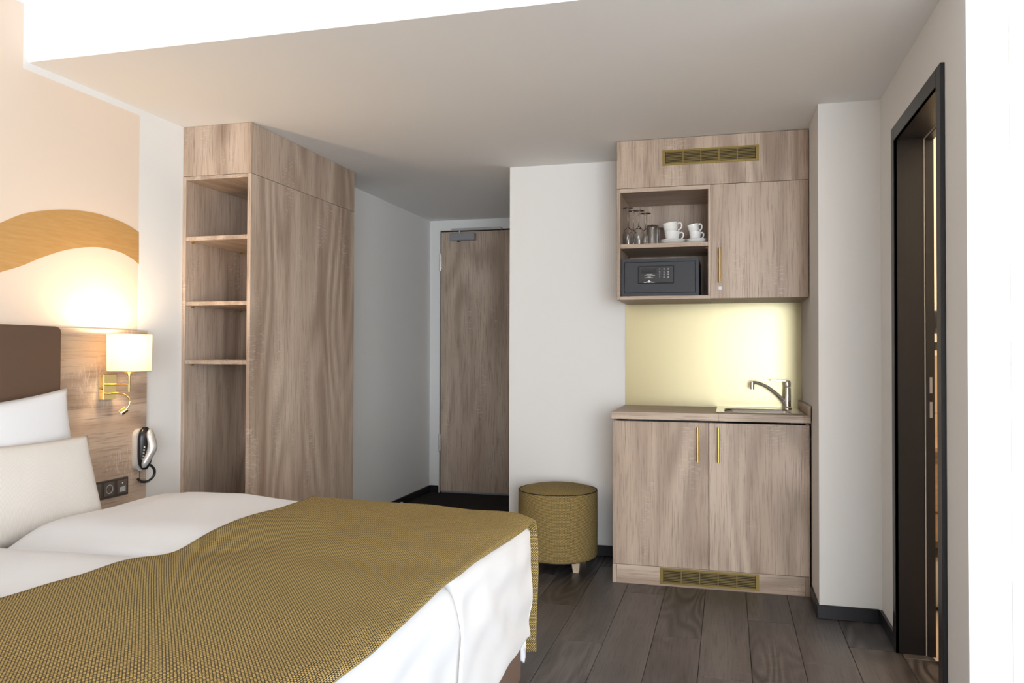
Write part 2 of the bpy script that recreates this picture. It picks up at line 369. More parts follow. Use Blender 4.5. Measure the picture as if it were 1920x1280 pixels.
MB().box(.97, 1.04, 4.63, 4.662, 1.30, 1.42, .006).box(.99, 1.02, 4.59, 4.635, 1.35, 1.38).build('wall_holder', BLACKP, hd)
bl = bpy.data.lights.new('bathroom_lamp_light', 'POINT'); bl.energy = 45; bl.color = (1, .78, .52); bl.shadow_soft_size = .12
lt = thing('bathroom_ceiling_lamp', (1.5, 3.5, C1), 'round white ceiling lamp in the bathroom', 'lamp')
MB().lathe([(0, -.06), (.10, -.055), (.14, -.03), (.15, 0), (0, 0)], (1.5, 3.5, C1)).build('diffuser', PORC, lt, smooth=40)
blo = bpy.data.objects.new('bathroom_lamp_light', bl); COL.objects.link(blo); blo.parent = lt; blo.location = (0, 0, -.2)

# ------------------------------------------------------------------ wardrobe
w = thing('open_wardrobe', (-2.53, 4.15, 0), 'tall oak wardrobe with open shelf niche, reaching the ceiling beside the bed', 'wardrobe')
WX, WY0, WY1 = -2.331, 3.567, 4.732
MB().box(WX-.02, WX, WY0, WY1, .0, 2.1325, .0008).build('side_panel', OAK[2], w)
MB().box(WX-.02, WX, WY0, WY1, 2.1345, C1-.001, .0008).build('top_side_panel', OAK[2], w)
MB().box(XL+.001, WX-.0205, WY0+.001, WY0+.02, 2.1345, C1-.001, .0008).build('top_front_panel', OAK[2], w)
MB().box(XL+.001, XL+.021, WY0, 4.15, 0, 2.1325, .0008).build('inner_side', OAK[2], w)
MB().box(XL+.021, WX-.02, WY0, 4.15, 2.1135, 2.1325, .0008).build('niche_top', OAK[1], w)
MB().box(XL+.021, WX-.02, 4.13, 4.15, 0, 2.1135).build('niche_back', OAK[2], w)
for z0, z1 in ((1.80, 1.822), (1.464, 1.485), (1.163, 1.184)):
    sh = MB().box(XL+.0215, WX-.0205, WY0+.003, 4.13, z0, z1, .0008).build('shelf', OAK[1], w)
    for x, sx in ((XL+.021, 1), (WX-.02, -1)):
        for y in (WY0+.05, 4.05): MB().cyl((x, y, z0-.006), (x+sx*.012, y, z0-.006), .004, seg=8).box(min(x+sx*.002, x+sx*.012), max(x+sx*.002, x+sx*.012), y-.005, y+.005, z0-.003, z0).build('shelf_pin', BRASS, sh)
MB().box(XL+.02, WX-.02, 4.712, WY1, 0, 2.1325).build('back_panel', OAK[2], w)

# ------------------------------------------------------------------ kitchenette base
KX0, KX1, KY = -.597, .400, 4.308
kb = thing('base_cabinet', ((KX0+KX1)/2, 4.58, 0), 'oak kitchenette base cabinet with two doors below the sink', 'cabinet')
MB().box(KX0, KX0+.018, KY+.02, YK-.002, 0, .868).box(KX1-.018, KX1, KY+.02, YK-.002, 0, .868).box(KX0+.018, KX1-.018, KY+.022, YK-.002, .098, .116).build('body', OAK[2], kb)
KM = -.0955
def bar_handle(x, y, z0, z1, par):
    h = MB().cyl((x, y-.032, z0), (x, y-.032, z1), .0058, seg=14).build('handle', BRASS, par, smooth=40)
    return h
def posts(x, y, z0, z1, h):
    for z in (z0+.02, z1-.02): MB().cyl((x, y-.032, z), (x, y, z), .0045, seg=10).build('handle_post', BRASS, h, smooth=40)
for xa, xb, hx in ((KX0+.001, KM-.0015, -.150), (KM+.0015, KX1-.001, -.046)):
    dd = MB().box(xa, xb, KY, KY+.019, .101, .864, .001).build('door', OAK[2], kb)
    # handle kept one level below the door
    MB().cyl((hx, KY-.032, .661), (hx, KY-.032, .843), .0058, seg=14).cyl((hx, KY-.032, .68), (hx, KY, .68), .0045, seg=10).cyl((hx, KY-.032, .824), (hx, KY, .824), .0045, seg=10).build('handle', BRASS, dd, smooth=40)
MB().box(KX0, KX0+.022, KY+.003, KY+.022, 0, .0985, .0008).build('plinth_end', OAK[2], kb)
MB().box(KX1-.022, KX1, KY+.003, KY+.022, 0, .0985, .0008).build('plinth_end', OAK[2], kb)
MB().box(KX0+.0225, KX1-.0225, KY+.004, KY+.022, 0, .0985, .0008).build('plinth', OAK[0], kb)
def grille(par, x0, x1, z0, z1, y):
    fr = MB(); e = .016; t = .010
    fr.box(x0, x1, y-.004, y, z0, z0+t).box(x0, x1, y-.004, y, z1-t, z1).box(x0, x0+e, y-.004, y, z0+t, z1-t).box(x1-e, x1, y-.004, y, z0+t, z1-t)
    n = 5; wdt = (x1-x0-2*e)/n
    for i in range(1, n): fr.box(x0+e+i*wdt-.0025, x0+e+i*wdt+.0025, y-.0036, y-.0004, z0+t, z1-t)
    g = fr.build('vent_grille', BRASSDULL, par)
    box('vent_recess', DARKGAP, x0+e, x1-e, y-.0006, y-.0002, z0+t, z1-t, g)
    ns = 8; hh = (z1-z0-2*t)/ns; sl = MB()
    for i in range(ns):
        zc = z0+t+(i+.5)*hh
        for j in range(n): sl.box(x0+e+j*wdt+.003, x0+e+(j+1)*wdt-.003, y-.0035, y-.0008, zc-hh*.20, zc+hh*.20)
    s_ = sl.build('louvre_slats', BRASSDULL, g); s_['kind'] = 'stuff'
    return g
grille(kb, -.346, .154, .011, .0955, KY+.0038)

# worktop with a cut-out for the sink
SX0, SX1, SY0, SY1 = -.045, .372, 4.375, 4.835
wt = thing('worktop', (-.1, 4.57, .876), 'oak kitchenette worktop with upstand along the column', 'worktop')
WT0, WT1 = .8755, .914
MB().box(-.601, SX0, 4.288, YK-.001, WT0, WT1, .0015).box(SX1, .404, 4.288, YK-.001, WT0, WT1, .0015).box(SX0, SX1, 4.288, SY0, WT0, WT1, .0015).box(SX0, SX1, SY1, YK-.001, WT0, WT1, .0015).build('slab', OAK[0], wt)
MB().box(.388, .404, 4.290, YK-.008, .9142, .962, .001).build('upstand', OAK[1], wt)
sk = thing('sink', (.16, 4.6, .914), 'stainless steel inset sink in the worktop', 'sink')
RX0, RX1, RY0, RY1 = -.062, .380, 4.362, 4.848
def rrect(x0, x1, y0, y1, r, z, n=6):
    out = []
    for cx, cy, a0 in ((x1-r, y1-r, 0), (x0+r, y1-r, 90), (x0+r, y0+r, 180), (x1-r, y0+r, 270)):
        for i in range(n+1):
            a = math.radians(a0+90*i/n); out.append((cx+r*math.cos(a), cy+r*math.sin(a), z))
    return out
mb = MB()
B0, B1, B2, B3 = -.022, .335, 4.41, 4.70      # basin
loops = [rrect(RX0, RX1, RY0, RY1, .012, .9143), rrect(RX0+.003, RX1-.003, RY0+.003, RY1-.003, .012, .9175), rrect(RX0+.012, RX1-.012, RY0+.012, RY1-.012, .02, .9165),
         rrect(B0, B1, B2, B3, .05, .9155), rrect(B0+.006, B1-.006, B2+.006, B3-.006, .05, .908), rrect(B0+.02, B1-.02, B2+.02, B3-.02, .05, .80), rrect(B0+.05, B1-.05, B2+.05, B3-.05, .04, .785)]
V = [[mb.bm.verts.new(p) for p in lp] for lp in loops]; n = len(V[0])
for A, B in zip(V, V[1:]):
    for i in range(n): mb.bm.faces.new((A[i], A[(i+1) % n], B[(i+1) % n], B[i]))
mb.bm.faces.new(V[-1])
mb.build('basin', STEEL, sk, smooth=35)
MB().lathe([(0, .7865), (.03, .7865), (.032, .789), (.028, .790), (0, .788)], (.155, 4.555, 0)).build('drain', CHROME, sk, smooth=40)
fa = thing('faucet', (.325, 4.765, .9165), 'chrome single-lever mixer tap on the sink', 'faucet')
MB().lathe([(0, 0), (.022, 0), (.0225, .006), (.0185, .010), (.0175, .10), (.0165, .118), (.0165, .120), (0, .120)], (.325, 4.765, .9165), 24).build('body', CHROME, fa, smooth=40)
MB().lathe([(.0165, .1215), (.0175, .125), (.0175, .150), (.013, .158), (0, .158)], (.325, 4.765, .9165), 24).build('cartridge_cap', CHROME, fa, smooth=40)
MB().poly([(.318, 4.755, 1.069), (.318, 4.775, 1.069), (.235, 4.772, 1.0735), (.228, 4.765, 1.074), (.235, 4.758, 1.0735)], (0, 0, .006)).build('lever', CHROME, fa)
pts = []
for i in range(17):
    t = i/16; x = .315-.178*t; z = .945+.118*math.sin(t*math.pi/2*.98)**.9; pts.append((x, 4.765-.03*t, z))
sp_ = MB().tube(pts, lambda t: .0105-.002*t, 12).build('spout', CHROME, fa, smooth=60)
MB().cyl((.134, 4.735, 1.024), (.134, 4.735, 1.066), .0115, seg=16).build('aerator', CHROME, sp_, smooth=40)
tag(box('backsplash', SPLASH, -.597, .4075, YK-.006, YK-.0005, .9145, 1.527, loc=(-.1, YK, .9145)), 'brushed brass backsplash panel above the worktop', 'backsplash')

# ------------------------------------------------------------------ wall cabinet
UX0, UX1, UY = -.588, .4065, 4.400
uc = thing('wall_cabinet', (-.09, 4.63, 1.518), 'oak wall cabinet with open shelf compartment and one door', 'cabinet')
MB().box(UX0, UX1, UY, UY+.018, 2.1295, C1-.003, .0008).build('fascia', OAK[2], uc)
dd = MB().box(-.0865, UX1-.001, UY, UY+.019, 1.519, 2.1275, .001).build('door', OAK[2], uc)
MB().cyl((-.040, UY-.032, 1.601), (-.040, UY-.032, 1.786), .0058, seg=14).cyl((-.040, UY-.032, 1.62), (-.040, UY, 1.62), .0045, seg=10).cyl((-.040, UY-.032, 1.767), (-.040, UY, 1.767), .0045, seg=10).build('handle', BRASS, dd, smooth=40)
lab(MB().cyl((-.038, UY-.003, 1.573), (-.038, UY+.004, 1.573), .0095, seg=20).cyl((-.038, UY-.0045, 1.573), (-.038, UY-.003, 1.573), .004, seg=12).build('lock', GREYMETAL, dd, smooth=40), 'small round chrome cabinet lock')
OX0, OX1, OZ0, OZ1 = -.569, -.1005, 1.537, 2.106
MB().box(UX0, OX0, UY+.001, YK-.002, 1.518, 2.128, .0008).build('side_panel', OAK[2], uc)
MB().box(OX1, -.0875, UY+.001, YK-.002, OZ0, OZ1-.0002, .0008).build('divider', OAK[2], uc)
MB().box(OX0, -.0875, UY+.001, YK-.002, OZ1, 2.128, .0008).build('compartment_top', OAK[0], uc)
MB().box(OX0, -.0875, UY+.001, YK-.002, 1.518, OZ0, .0008).build('compartment_floor', OAK[0], uc)
MB().box(-.0875, UX1-.001, UY+.02, YK-.008, 1.519, 1.537, .0008).build('bottom_panel', OAK[0], uc)
MB().box(UX1-.018, UX1, UY+.02, YK-.002, 1.537, 2.128).build('side_panel', OAK[2], uc)
MB().box(OX0, OX1, YK-.012, YK-.004, OZ0, OZ1).build('back_panel', OAK[2], uc)
sh = MB().box(OX0+.0005, OX1-.0005, UY+.003, YK-.013, 1.800, 1.823, .0008).build('shelf', OAK[0], uc)
for x, sx in ((OX0, 1), (OX1, -1)):
    for y in (UY+.03, YK-.1): MB().cyl((x, y, 1.794), (x+sx*.014, y, 1.794), .004, seg=8).build('shelf_pin', CHROME, sh)
grille(uc, -.341, .160, 2.242, 2.325, UY-.0002)

# safe
sf = thing('safe', (-.358, 4.6, 1.5375), 'anthracite electronic safe with keypad in the wall cabinet', 'safe')
sx0, sx1, sz0, sz1, sy = -.566, -.150, 1.538, 1.741, 4.418
mb = MB().box(sx0, sx1, sy+.012, 4.80, sz0, sz1, .003)
e = .016
mb.box(sx0, sx1, sy, sy+.012, sz0, sz0+e).box(sx0, sx1, sy, sy+.012, sz1-e, sz1).box(sx0, sx0+e, sy, sy+.012, sz0+e, sz1-e).box(sx1-e, sx1, sy, sy+.012, sz0+e, sz1-e)
mb.build('body', SAFE, sf)
sd = MB().box(sx0+e+.003, sx1-e-.003, sy+.001, sy+.013, sz0+e+.003, sz1-e-.003, .001).build('door', SAFE, sf)
PX0, PX1, PZ0, PZ1 = -.473, -.281, 1.606, 1.702
kp = MB().box(PX0, PX1, sy-.007, sy+.001, PZ0, PZ1, .003).build('keypad_panel', BLACKP, sf)
RX = Matrix.Rotation(math.radians(90), 4, 'X')
for i, ch in enumerate('123456789*0#'):
    x = PX0+.117+.0225*(i % 3); z = PZ1-.019-.0150*(i//3)
    kk = MB().cyl((x, sy-.0085, z), (x, sy-.0065, z), .0066, seg=14).build('key', BLACKP, kp, smooth=40)
    text('key_digit', ch, .0125, Matrix.Translation((x, sy-.0086, z)) @ RX, PRINT, kp)
MB().box(PX0+.018, PX0+.100, sy-.0074, sy-.0068, PZ1-.042, PZ1-.013).build('display', plain('dark_display', (.008, .008, .012), .1), kp)
ln = MB()
for xc, wdt, z in ((.060, .030, .0460), (.061, .052, .0545), (.060, .016, .0605), (.058, .044, .0655)):
    x = PX0+xc-wdt/2
    while x < PX0+xc+wdt/2:
        q = random.choice((.004, .006, .008)); ln.box(x, x+q, sy-.0075, sy-.0069, PZ1-z-.0012, PZ1-z+.0012); x += q+.0014
ln.build('printed_lines', PRINT, kp)
lg = MB(); cx, cz = PX0+.060, PZ0+.0095
lg.poly([(cx-.006, sy-.0075, cz+.001), (cx, sy-.0075, cz+.011), (cx+.006, sy-.0075, cz+.001), (cx+.003, sy-.0075, cz-.005), (cx-.003, sy-.0075, cz-.005)], (0, .0006, 0))
for s_ in (-1, 1): lg.poly([(cx+s_*.005, sy-.0075, cz+.0005), (cx+s_*.011, sy-.0075, cz+.003), (cx+s_*.009, sy-.0075, cz-.003)], (0, .0006, 0)).box(cx+s_*.019-.010, cx+s_*.019+.010, sy-.0075, sy-.0069, cz-.0042, cz-.0012)
lg.build('emblem', PRINT, kp)

# glassware and crockery on the shelf
SZ = 1.8232
def wine(x, y, h, r, which):
    prof_o = [(0, h), (.030, h-.001), (.031, h-.003), (.006, h-.009), (.0036, h-.02), (.0034, .112), (.007, .106), (r*.72, .092), (r, .06), (r*.93, .02), (r*.84, .0)]
    prof_i = [(r*.84-.0012, .0), (r*.93-.0012, .02), (r-.0012, .06), (r*.72-.001, .0905), (.004, .103), (0, .1035)]
    o = MB().lathe(prof_o+prof_i, (x, y, SZ), 24).build('wine_glass', GLASS, smooth=60, loc=(x, y, SZ))
    return tag(o, 'clear upside-down wine glass '+which, 'wine glass', 'upside-down wine glasses on the cabinet shelf')
for x, y, q in ((-.538, 4.50, 'against the cabinet side, at the shelf edge'), (-.520, 4.60, 'against the cabinet side, behind the other'), (-.478, 4.495, 'next to the tumblers, at the shelf edge'), (-.450, 4.59, 'next to the tumblers, behind the other')):
    wine(x, y, .216 if x < -.5 else .198, .030, q)
def tumbler(x, y, which):
    o = MB().lathe([(0, .112), (.030, .112), (.033, .108), (.037, .03), (.0365, 0), (.0348, 0), (.0355, .03), (.0315, .100), (0, .102)], (x, y, SZ), 28).build('tumbler', GLASS, smooth=40, loc=(x, y, SZ))
    return tag(o, 'clear upside-down glass tumbler '+which, 'glass', 'upside-down tumblers on the cabinet shelf')
tumbler(-.402, 4.498, 'at the shelf edge beside the cups'); tumbler(-.378, 4.60, 'behind the other tumbler')
def saucer(x, y, z, r, label):
    o = MB().lathe([(0, 0), (r*.5, 0), (r*.55, .003), (r*.97, .014), (r, .017), (r*.97, .018), (r*.55, .0075), (0, .0065)], (x, y, z), 36).build('saucer', PORC, smooth=50, loc=(x, y, z))
    return tag(o, label, 'saucer', 'saucers on the cabinet shelf')
def cup(x, y, z, r, h, tilt, label):
    t = thing('cup', (x, y, z), label, 'cup', 'stacked cups on the cabinet shelf')
    M = Matrix.Rotation(tilt, 4, 'Y')
    MB().lathe([(0, 0), (r*.55, 0), (r*.6, .004), (r*.86, h*.35), (r, h), (r-.003, h), (r*.82, h*.36), (r*.5, .008), (0, .007)], (x, y, z), 32, M).build('bowl', PORC, t, smooth=50)
    pts = [M @ Vector(p) for p in ((r*.93, 0, h*.82), (r*1.22, 0, h*.90), (r*1.42, 0, h*.72), (r*1.36, 0, h*.45), (r*1.10, 0, h*.25), (r*.78, 0, h*.22))]
    cps = []
    for i in range(len(pts)-1):
        for k in range(4):
            q = k/4; p0, p1, p2, p3 = pts[max(i-1, 0)], pts[i], pts[i+1], pts[min(i+2, len(pts)-1)]
            cps.append(.5*((2*p1)+(p2-p0)*q+(2*p0-5*p1+4*p2-p3)*q*q+(3*p1-p0-3*p2+p3)*q**3)+Vector((x, y, z)))
    MB().tube(cps, .0042, 8).build('handle', PORC, t, smooth=True)
cy = 4.505
saucer(-.292, cy, SZ, .072, 'white saucer, lower of the two under the larger cups'); saucer(-.290, cy, SZ+.0105, .070, 'white saucer, upper of the two under the larger cups')
saucer(-.165, cy, SZ, .060, 'white saucer, lower of the two under the small cups'); saucer(-.164, cy, SZ+.0105, .059, 'white saucer, upper of the two under the small cups')
cup(-.296, cy, SZ+.019, .043, .056, 0, 'white cup, lower one of the larger stacked pair')
cup(-.299, cy, SZ+.066, .043, .056, math.radians(-9), 'white cup tilted on top of the larger stacked pair')
cup(-.172, cy, SZ+.019, .032, .050, 0, 'white espresso cup, lower one of the small stacked pair')
cup(-.174, cy, SZ+.060, .032, .050, math.radians(-12), 'white espresso cup tilted on top of the small stacked pair')

# ------------------------------------------------------------------ pouf
PX, PY, PR = -.950, 4.565, .228
pf = thing('pouf', (PX, PY, 0), 'round olive checked pouf with short wooden legs beside the base cabinet', 'stool')
def ring_uv(prof, c, seg, uvscale=1.0):
    mb = MB(); P = []
    L_ = [0]
    for a, b_ in zip(prof, prof[1:]): L_.append(L_[-1]+math.hypot(b_[0]-a[0], b_[1]-a[1]))
    for k in range(seg+1):
        a = 2*math.pi*k/seg; P.append([(c[0]+r*math.cos(a), c[1]+r*math.sin(a), z) for r, z in prof])
    mb.grid(P, lambda i, j: (2*math.pi*PR*i/seg, L_[j])); bmesh.ops.remove_doubles(mb.bm, verts=mb.bm.verts[:], dist=1e-5); return mb
ring_uv([(PR-.012, .062), (PR-.002, .068), (PR, .08), (PR+.002, .25), (PR, .425), (PR-.001, .433), (PR-.006, .4385)], (PX, PY), 64).build('side_cover', WEAVE, pf, smooth=60)
mb = MB(); R_ = 14; P = []
for i in range(R_+1):
    r = (PR-.005)*i/R_; zz = .438+.030*(1-(i/R_)**3.2) if i < R_ else .4375
    P.append([(PX+r*math.cos(2*math.pi*k/64), PY+r*math.sin(2*math.pi*k/64), zz) for k in range(65)])
mb.grid(P, lambda i, j: (P[i][j][0], P[i][j][1])); bmesh.ops.remove_doubles(mb.bm, verts=mb.bm.verts[:], dist=1e-5)
mb.build('top_cushion', WEAVE, pf, smooth=60)
sp_pts = [(PX+(PR-.003)*math.cos(2*math.pi*k/64), PY+(PR-.003)*math.sin(2*math.pi*k/64), .4385) for k in range(65)]
MB().tube(sp_pts, .003, 6).build('piping', WEAVE, pf, smooth=True)
MB().cyl((PX, PY, .0605), (PX, PY, .064), PR-.01, seg=48).build('base_board', DARKGAP, pf)
for sx in (-1, 1):
    for sy_ in (-1, 1):
        x, y = PX+sx*.130, PY+sy_*.118; mb = MB(); rr = bmesh.ops.create_cube(mb.bm, size=1)
        for v_ in rr['verts']:
            top = v_.co.z > 0; hw = .023 if top else .015
            v_.co = Vector((x+math.copysign(hw, v_.co.x), y+math.copysign(hw, v_.co.y), .061 if top else 0))
        mb.build('leg', LEGWOOD, pf)

tag(MB().lathe([(0, 0), (.022, 0), (.022, .004), (.014, .008), (.013, .05), (.015, .055), (.013, .062), (0, .063)], (-2.455, 5.83, .001), 20).build('door_stop', STEEL, smooth=40, loc=(-2.455, 5.83, .001)), 'small metal door stop on the dark hall floor', 'door stop')

# ------------------------------------------------------------------ headboard and what hangs on it
XP = -2.703
hb = thing('headboard', (XL+.015, 2.2, .3), 'oak wall panel headboard with brown upholstered centre', 'headboard')
MB().box(XL+.001, XP, .55, 3.279, .30, 1.326, .001).build('oak_panel', OAK[1], hb)
mb = MB().box(XP+.0005, -2.640, .75, 2.708, .32, 1.327, .022, 4); mb.build('upholstered_panel', BROWN, hb, smooth=40)
# wall swoosh
up_ = [(2.25, 1.58), (2.40, 1.675), (2.488, 1.723), (2.585, 1.773), (2.688, 1.806), (2.827, 1.834), (2.978, 1.844), (3.108, 1.834), (3.18, 1.821), (3.248, 1.800)]
lo_ = [(2.25, 1.44), (2.40, 1.50), (2.491, 1.532), (2.588, 1.567), (2.691, 1.614), (2.829, 1.664), (2.98, 1.693), (3.11, 1.690), (3.19, 1.672), (3.25, 1.646)]
def smooth2(ps, n=6):
    out = []
    for i in range(len(ps)-1):
        p0, p1, p2, p3 = [Vector(ps[min(max(i+d_, 0), len(ps)-1)]) for d_ in (-1, 0, 1, 2)]
        for k in range(n):
            q = k/n; out.append(.5*((2*p1)+(p2-p0)*q+(2*p0-5*p1+4*p2-p3)*q*q+(3*p1-p0-3*p2+p3)*q**3))
    return out+[Vector(ps[-1])]
U, L2 = smooth2(up_), smooth2(lo_)
mb = MB(); mb.grid([[(XL+.0015, a[0], a[1]), (XL+.0015, b_[0], b_[1])] for a, b_ in zip(U, L2)])
r_ = bmesh.ops.extrude_face_region(mb.bm, geom=mb.bm.faces[:]); bmesh.ops.translate(mb.bm, vec=(-.0013, 0, 0), verts=[g for g in r_['geom'] if isinstance(g, bmesh.types.BMVert)])
tag(mb.build('wall_swoosh', GOLDPAINT, loc=(XL, 2.8, 1.7)), 'golden brushed arc band on the beige wall above the headboard', 'wall decoration')

# wall lamp
LX, LY = -2.573, 3.007
la = thing('wall_lamp', (XP, LY, 1.067), 'brass wall lamp with lit cream drum shade and flexible reading arm', 'lamp')
MB().box(XP+.0005, XP+.030, 2.969, 3.045, 1.011, 1.124, .0015).build('back_plate', GOLDPOL, la)
MB().cyl((XP+.017, 2.969, 1.062), (XP+.017, 2.962, 1.062), .006, seg=12).build('switch_knob', BRASS, la)
MB().cyl((XP+.03, LY, 1.078), (LX, LY, 1.078), .0052, seg=12).build('arm', GOLDPOL, la, smooth=40)
MB().cyl((LX, LY, 1.047), (LX, LY, 1.145), .0062, seg=14).cyl((LX, LY, 1.118), (LX, LY, 1.150), .0095, seg=14).build('stem', GOLDPOL, la, smooth=40)
MB().cyl((LX, LY, 1.128), (LX, LY, 1.172), .021, seg=20).build('lamp_holder', BRASS, la, smooth=40)
bu = MB().lathe([(0, 1.170), (.012, 1.172), (.014, 1.185), (.022, 1.205), (.024, 1.222), (.018, 1.24), (0, 1.248)], (LX, LY, 0), 20).build('bulb', BULB, la, smooth=True)
sh = MB(); sh.lathe([(.0905, 1.137), (.0925, 1.302), (.0915, 1.302), (.0895, 1.137), (.0905, 1.137)], (LX, LY, 0), 48)
so = sh.build('shade', SHADE, la, smooth=40)
MB().tube([(LX+.0895*math.cos(a*math.pi/24), LY+.0895*math.sin(a*math.pi/24), 1.139) for a in range(49)], .0016, 6).build('shade_ring', BRASS, so, smooth=True)
for a in (0, 120, 240): MB().cyl((LX+.02*math.cos(math.radians(a)), LY+.02*math.sin(math.radians(a)), 1.160), (LX+.089*math.cos(math.radians(a)), LY+.089*math.sin(math.radians(a)), 1.145), .0015, seg=6).build('shade_spoke', BRASS, so)
gp = [Vector(p) for p in ((XP+.028, 2.995, 1.037), (XP+.075, 2.998, 1.040), (XP+.115, 3.000, 1.034), (XP+.140, 3.0, 1.012), (XP+.140, 2.995, .985), (XP+.128, 2.985, .966))]
g2 = []
for i in range(len(gp)-1):
    p0, p1, p2, p3 = [gp[min(max(i+d_, 0), len(gp)-1)] for d_ in (-1, 0, 1, 2)]
    for k in range(5):
        q = k/5; g2.append(.5*((2*p1)+(p2-p0)*q+(2*p0-5*p1+4*p2-p3)*q*q+(3*p1-p0-3*p2+p3)*q**3))
ga = MB().tube(g2+[gp[-1]], .0042, 10).build('reading_arm', GOLDPOL, la, smooth=True)
MB().cyl((XP+.134, 2.990, .972), (XP+.118, 2.972, .955), .0125, .0145, seg=18).build('spot_head', GOLDPOL, ga, smooth=40)
MB().cyl((XP+.1185, 2.9725, .9555), (XP+.1168, 2.9706, .9537), .0115, seg=18).build('spot_lens', PORC, ga, smooth=40)
ll = bpy.data.lights.new('wall_lamp_light', 'POINT'); ll.energy = 12; ll.color = (1, .71, .42); ll.shadow_soft_size = .028
lo = bpy.data.objects.new('wall_lamp_light', ll); COL.objects.link(lo); lo.parent = la; lo.location = (LX-XP, 0, 1.275-1.067)

# wall phone
ph = thing('wall_phone', (XP, 3.21, .66), 'black and silver wall telephone with coiled cord on the oak panel', 'telephone')
def rounded(mb, y0, y1, z0, z1, x0, x1, r=.02, bev=.006):
    pts = [(x0, y, z) for y, z, _ in rrect(y0, y1, z0, z1, r, 0, 6)]; mb.poly(pts, (x1-x0, 0, 0)); return mb
rounded(MB(), 3.183, 3.272, .662, .862, XP+.0005, XP+.024, .035).build('wall_cradle', GREYP, ph, smooth=40)
def curved_body(name, mat, par, yc, hw, z0, z1, xf, th, seg=20):
    """long rounded shell: xf(t) centre offset from wall, th(t) (half depth, half width)"""
    mb = MB(); rings = []
    for i in range(seg+1):
        t = i/seg; z = z0+(z1-z0)*t; xc, yo = xf(t); a_, b_ = th(t)
        rings.append([mb.bm.verts.new((xc+a_*math.cos(2*math.pi*k/20), yc+yo+b_*math.sin(2*math.pi*k/20), z)) for k in range(20)])
    for A, B in zip(rings, rings[1:]):
        for k in range(20): mb.bm.faces.new((A[k], A[(k+1) % 20], B[(k+1) % 20], B[k]))
    mb.bm.faces.new(rings[0][::-1]); mb.bm.faces.new(rings[-1]); return mb.build(name, mat, par, smooth=60)
rnd = lambda t, p=.5: max(.12, (1-(2*t-1)**4))**p
bd = curved_body('phone_body', BLACKP, ph, 3.228, 0, .668, .868, lambda t: (XP+.034, 0), lambda t: (.024*rnd(t), .042*rnd(t)))
curved_body('handset', SILVERP, ph, 3.238, 0, .683, .858, lambda t: (XP+.066+.006*math.cos((t-.5)*6.0), -.036+.040*t-.010*math.cos(t*6.28)), lambda t: ((.016+.004*math.cos((2*t-1)*3.1)**2)*rnd(t), .025*rnd(t)))
for i in range(5): MB().cyl((XP+.050+.001*i, 3.190+.002*i, .722+.014*i), (XP+.060, 3.186+.002*i, .722+.014*i), .0035, seg=8).build('button', SILVERP, bd)
hel = []
ctrl = [Vector(p) for p in ((XP+.070, 3.225, .690), (XP+.074, 3.245, .665), (XP+.066, 3.250, .635), (XP+.050, 3.232, .612), (XP+.036, 3.205, .614), (XP+.028, 3.190, .630))]
path = []
for i in range(len(ctrl)-1):
    p0, p1, p2, p3 = [ctrl[min(max(i+d_, 0), len(ctrl)-1)] for d_ in (-1, 0, 1, 2)]
    for k in range(40):
        q = k/40; path.append(.5*((2*p1)+(p2-p0)*q+(2*p0-5*p1+4*p2-p3)*q*q+(3*p1-p0-3*p2+p3)*q**3))
for i, p in enumerate(path):
    d_ = (path[min(i+1, len(path)-1)]-path[max(i-1, 0)]).normalized(); a_ = d_.orthogonal().normalized(); c_ = d_.cross(a_); ang = i*.9
    hel.append(p+a_*math.cos(ang)*.0050+c_*math.sin(ang)*.0050)
MB().tube(hel, .0022, 5).build('coiled_cord', BLACKP, ph, smooth=True)
MB().cyl((XP+.020, 3.212, .672), (XP+.024, 3.205, .632), .0012, seg=6).build('line_cord', BLACKP, ph)

# switch and socket strip
swp = thing('socket_strip', (XP, 3.028, .565), 'dark triple frame with rocker switch, power socket and data outlet', 'socket')
MB().box(XP+.0005, XP+.010, 2.906, 3.151, .563, .646, .002).build('frame', SWITCH, swp)
ys = (2.918, 2.998, 3.078)
for q in range(2): MB().box(XP+.010, XP+.015, ys[0]+q*.0305, ys[0]+.0295+q*.0305, .576, .634, .0012).build('rocker', SWITCHL, swp)
s1 = MB().box(XP+.010, XP+.013, ys[1], ys[1]+.060, .575, .635, .001).build('socket_insert', SWITCHL, swp)
MB().lathe([(.021, 0), (.021, .0015), (.018, .0012), (.0175, -.001), (0, -.001)], (0, 0, 0), 28, Matrix.Translation((XP+.0132, ys[1]+.03, .605)) @ Matrix.Rotation(math.radians(90), 4, 'Y')).build('socket_well', SOCKET, s1, smooth=40)
for q in (-.0095, .0095): MB().cyl((XP+.0125, ys[1]+.03+q, .605), (XP+.0140, ys[1]+.03+q, .605), .0024, seg=10).build('socket_hole', BLACKP, s1)
s2 = MB().box(XP+.010, XP+.013, ys[2], ys[2]+.060, .575, .635, .001).build('data_insert', SWITCHL, swp)
MB().poly([(XP+.013, ys[2]+.012, .583), (XP+.013, ys[2]+.048, .583), (XP+.013, ys[2]+.048, .608), (XP+.013, ys[2]+.012, .603)], (.002, 0, 0)).build('data_port_cover', SOCKET, s2)
MB().cyl((XP+.013, ys[2]+.03, .622), (XP+.0145, ys[2]+.03, .622), .003, seg=10).build('indicator', PRINT, s2)

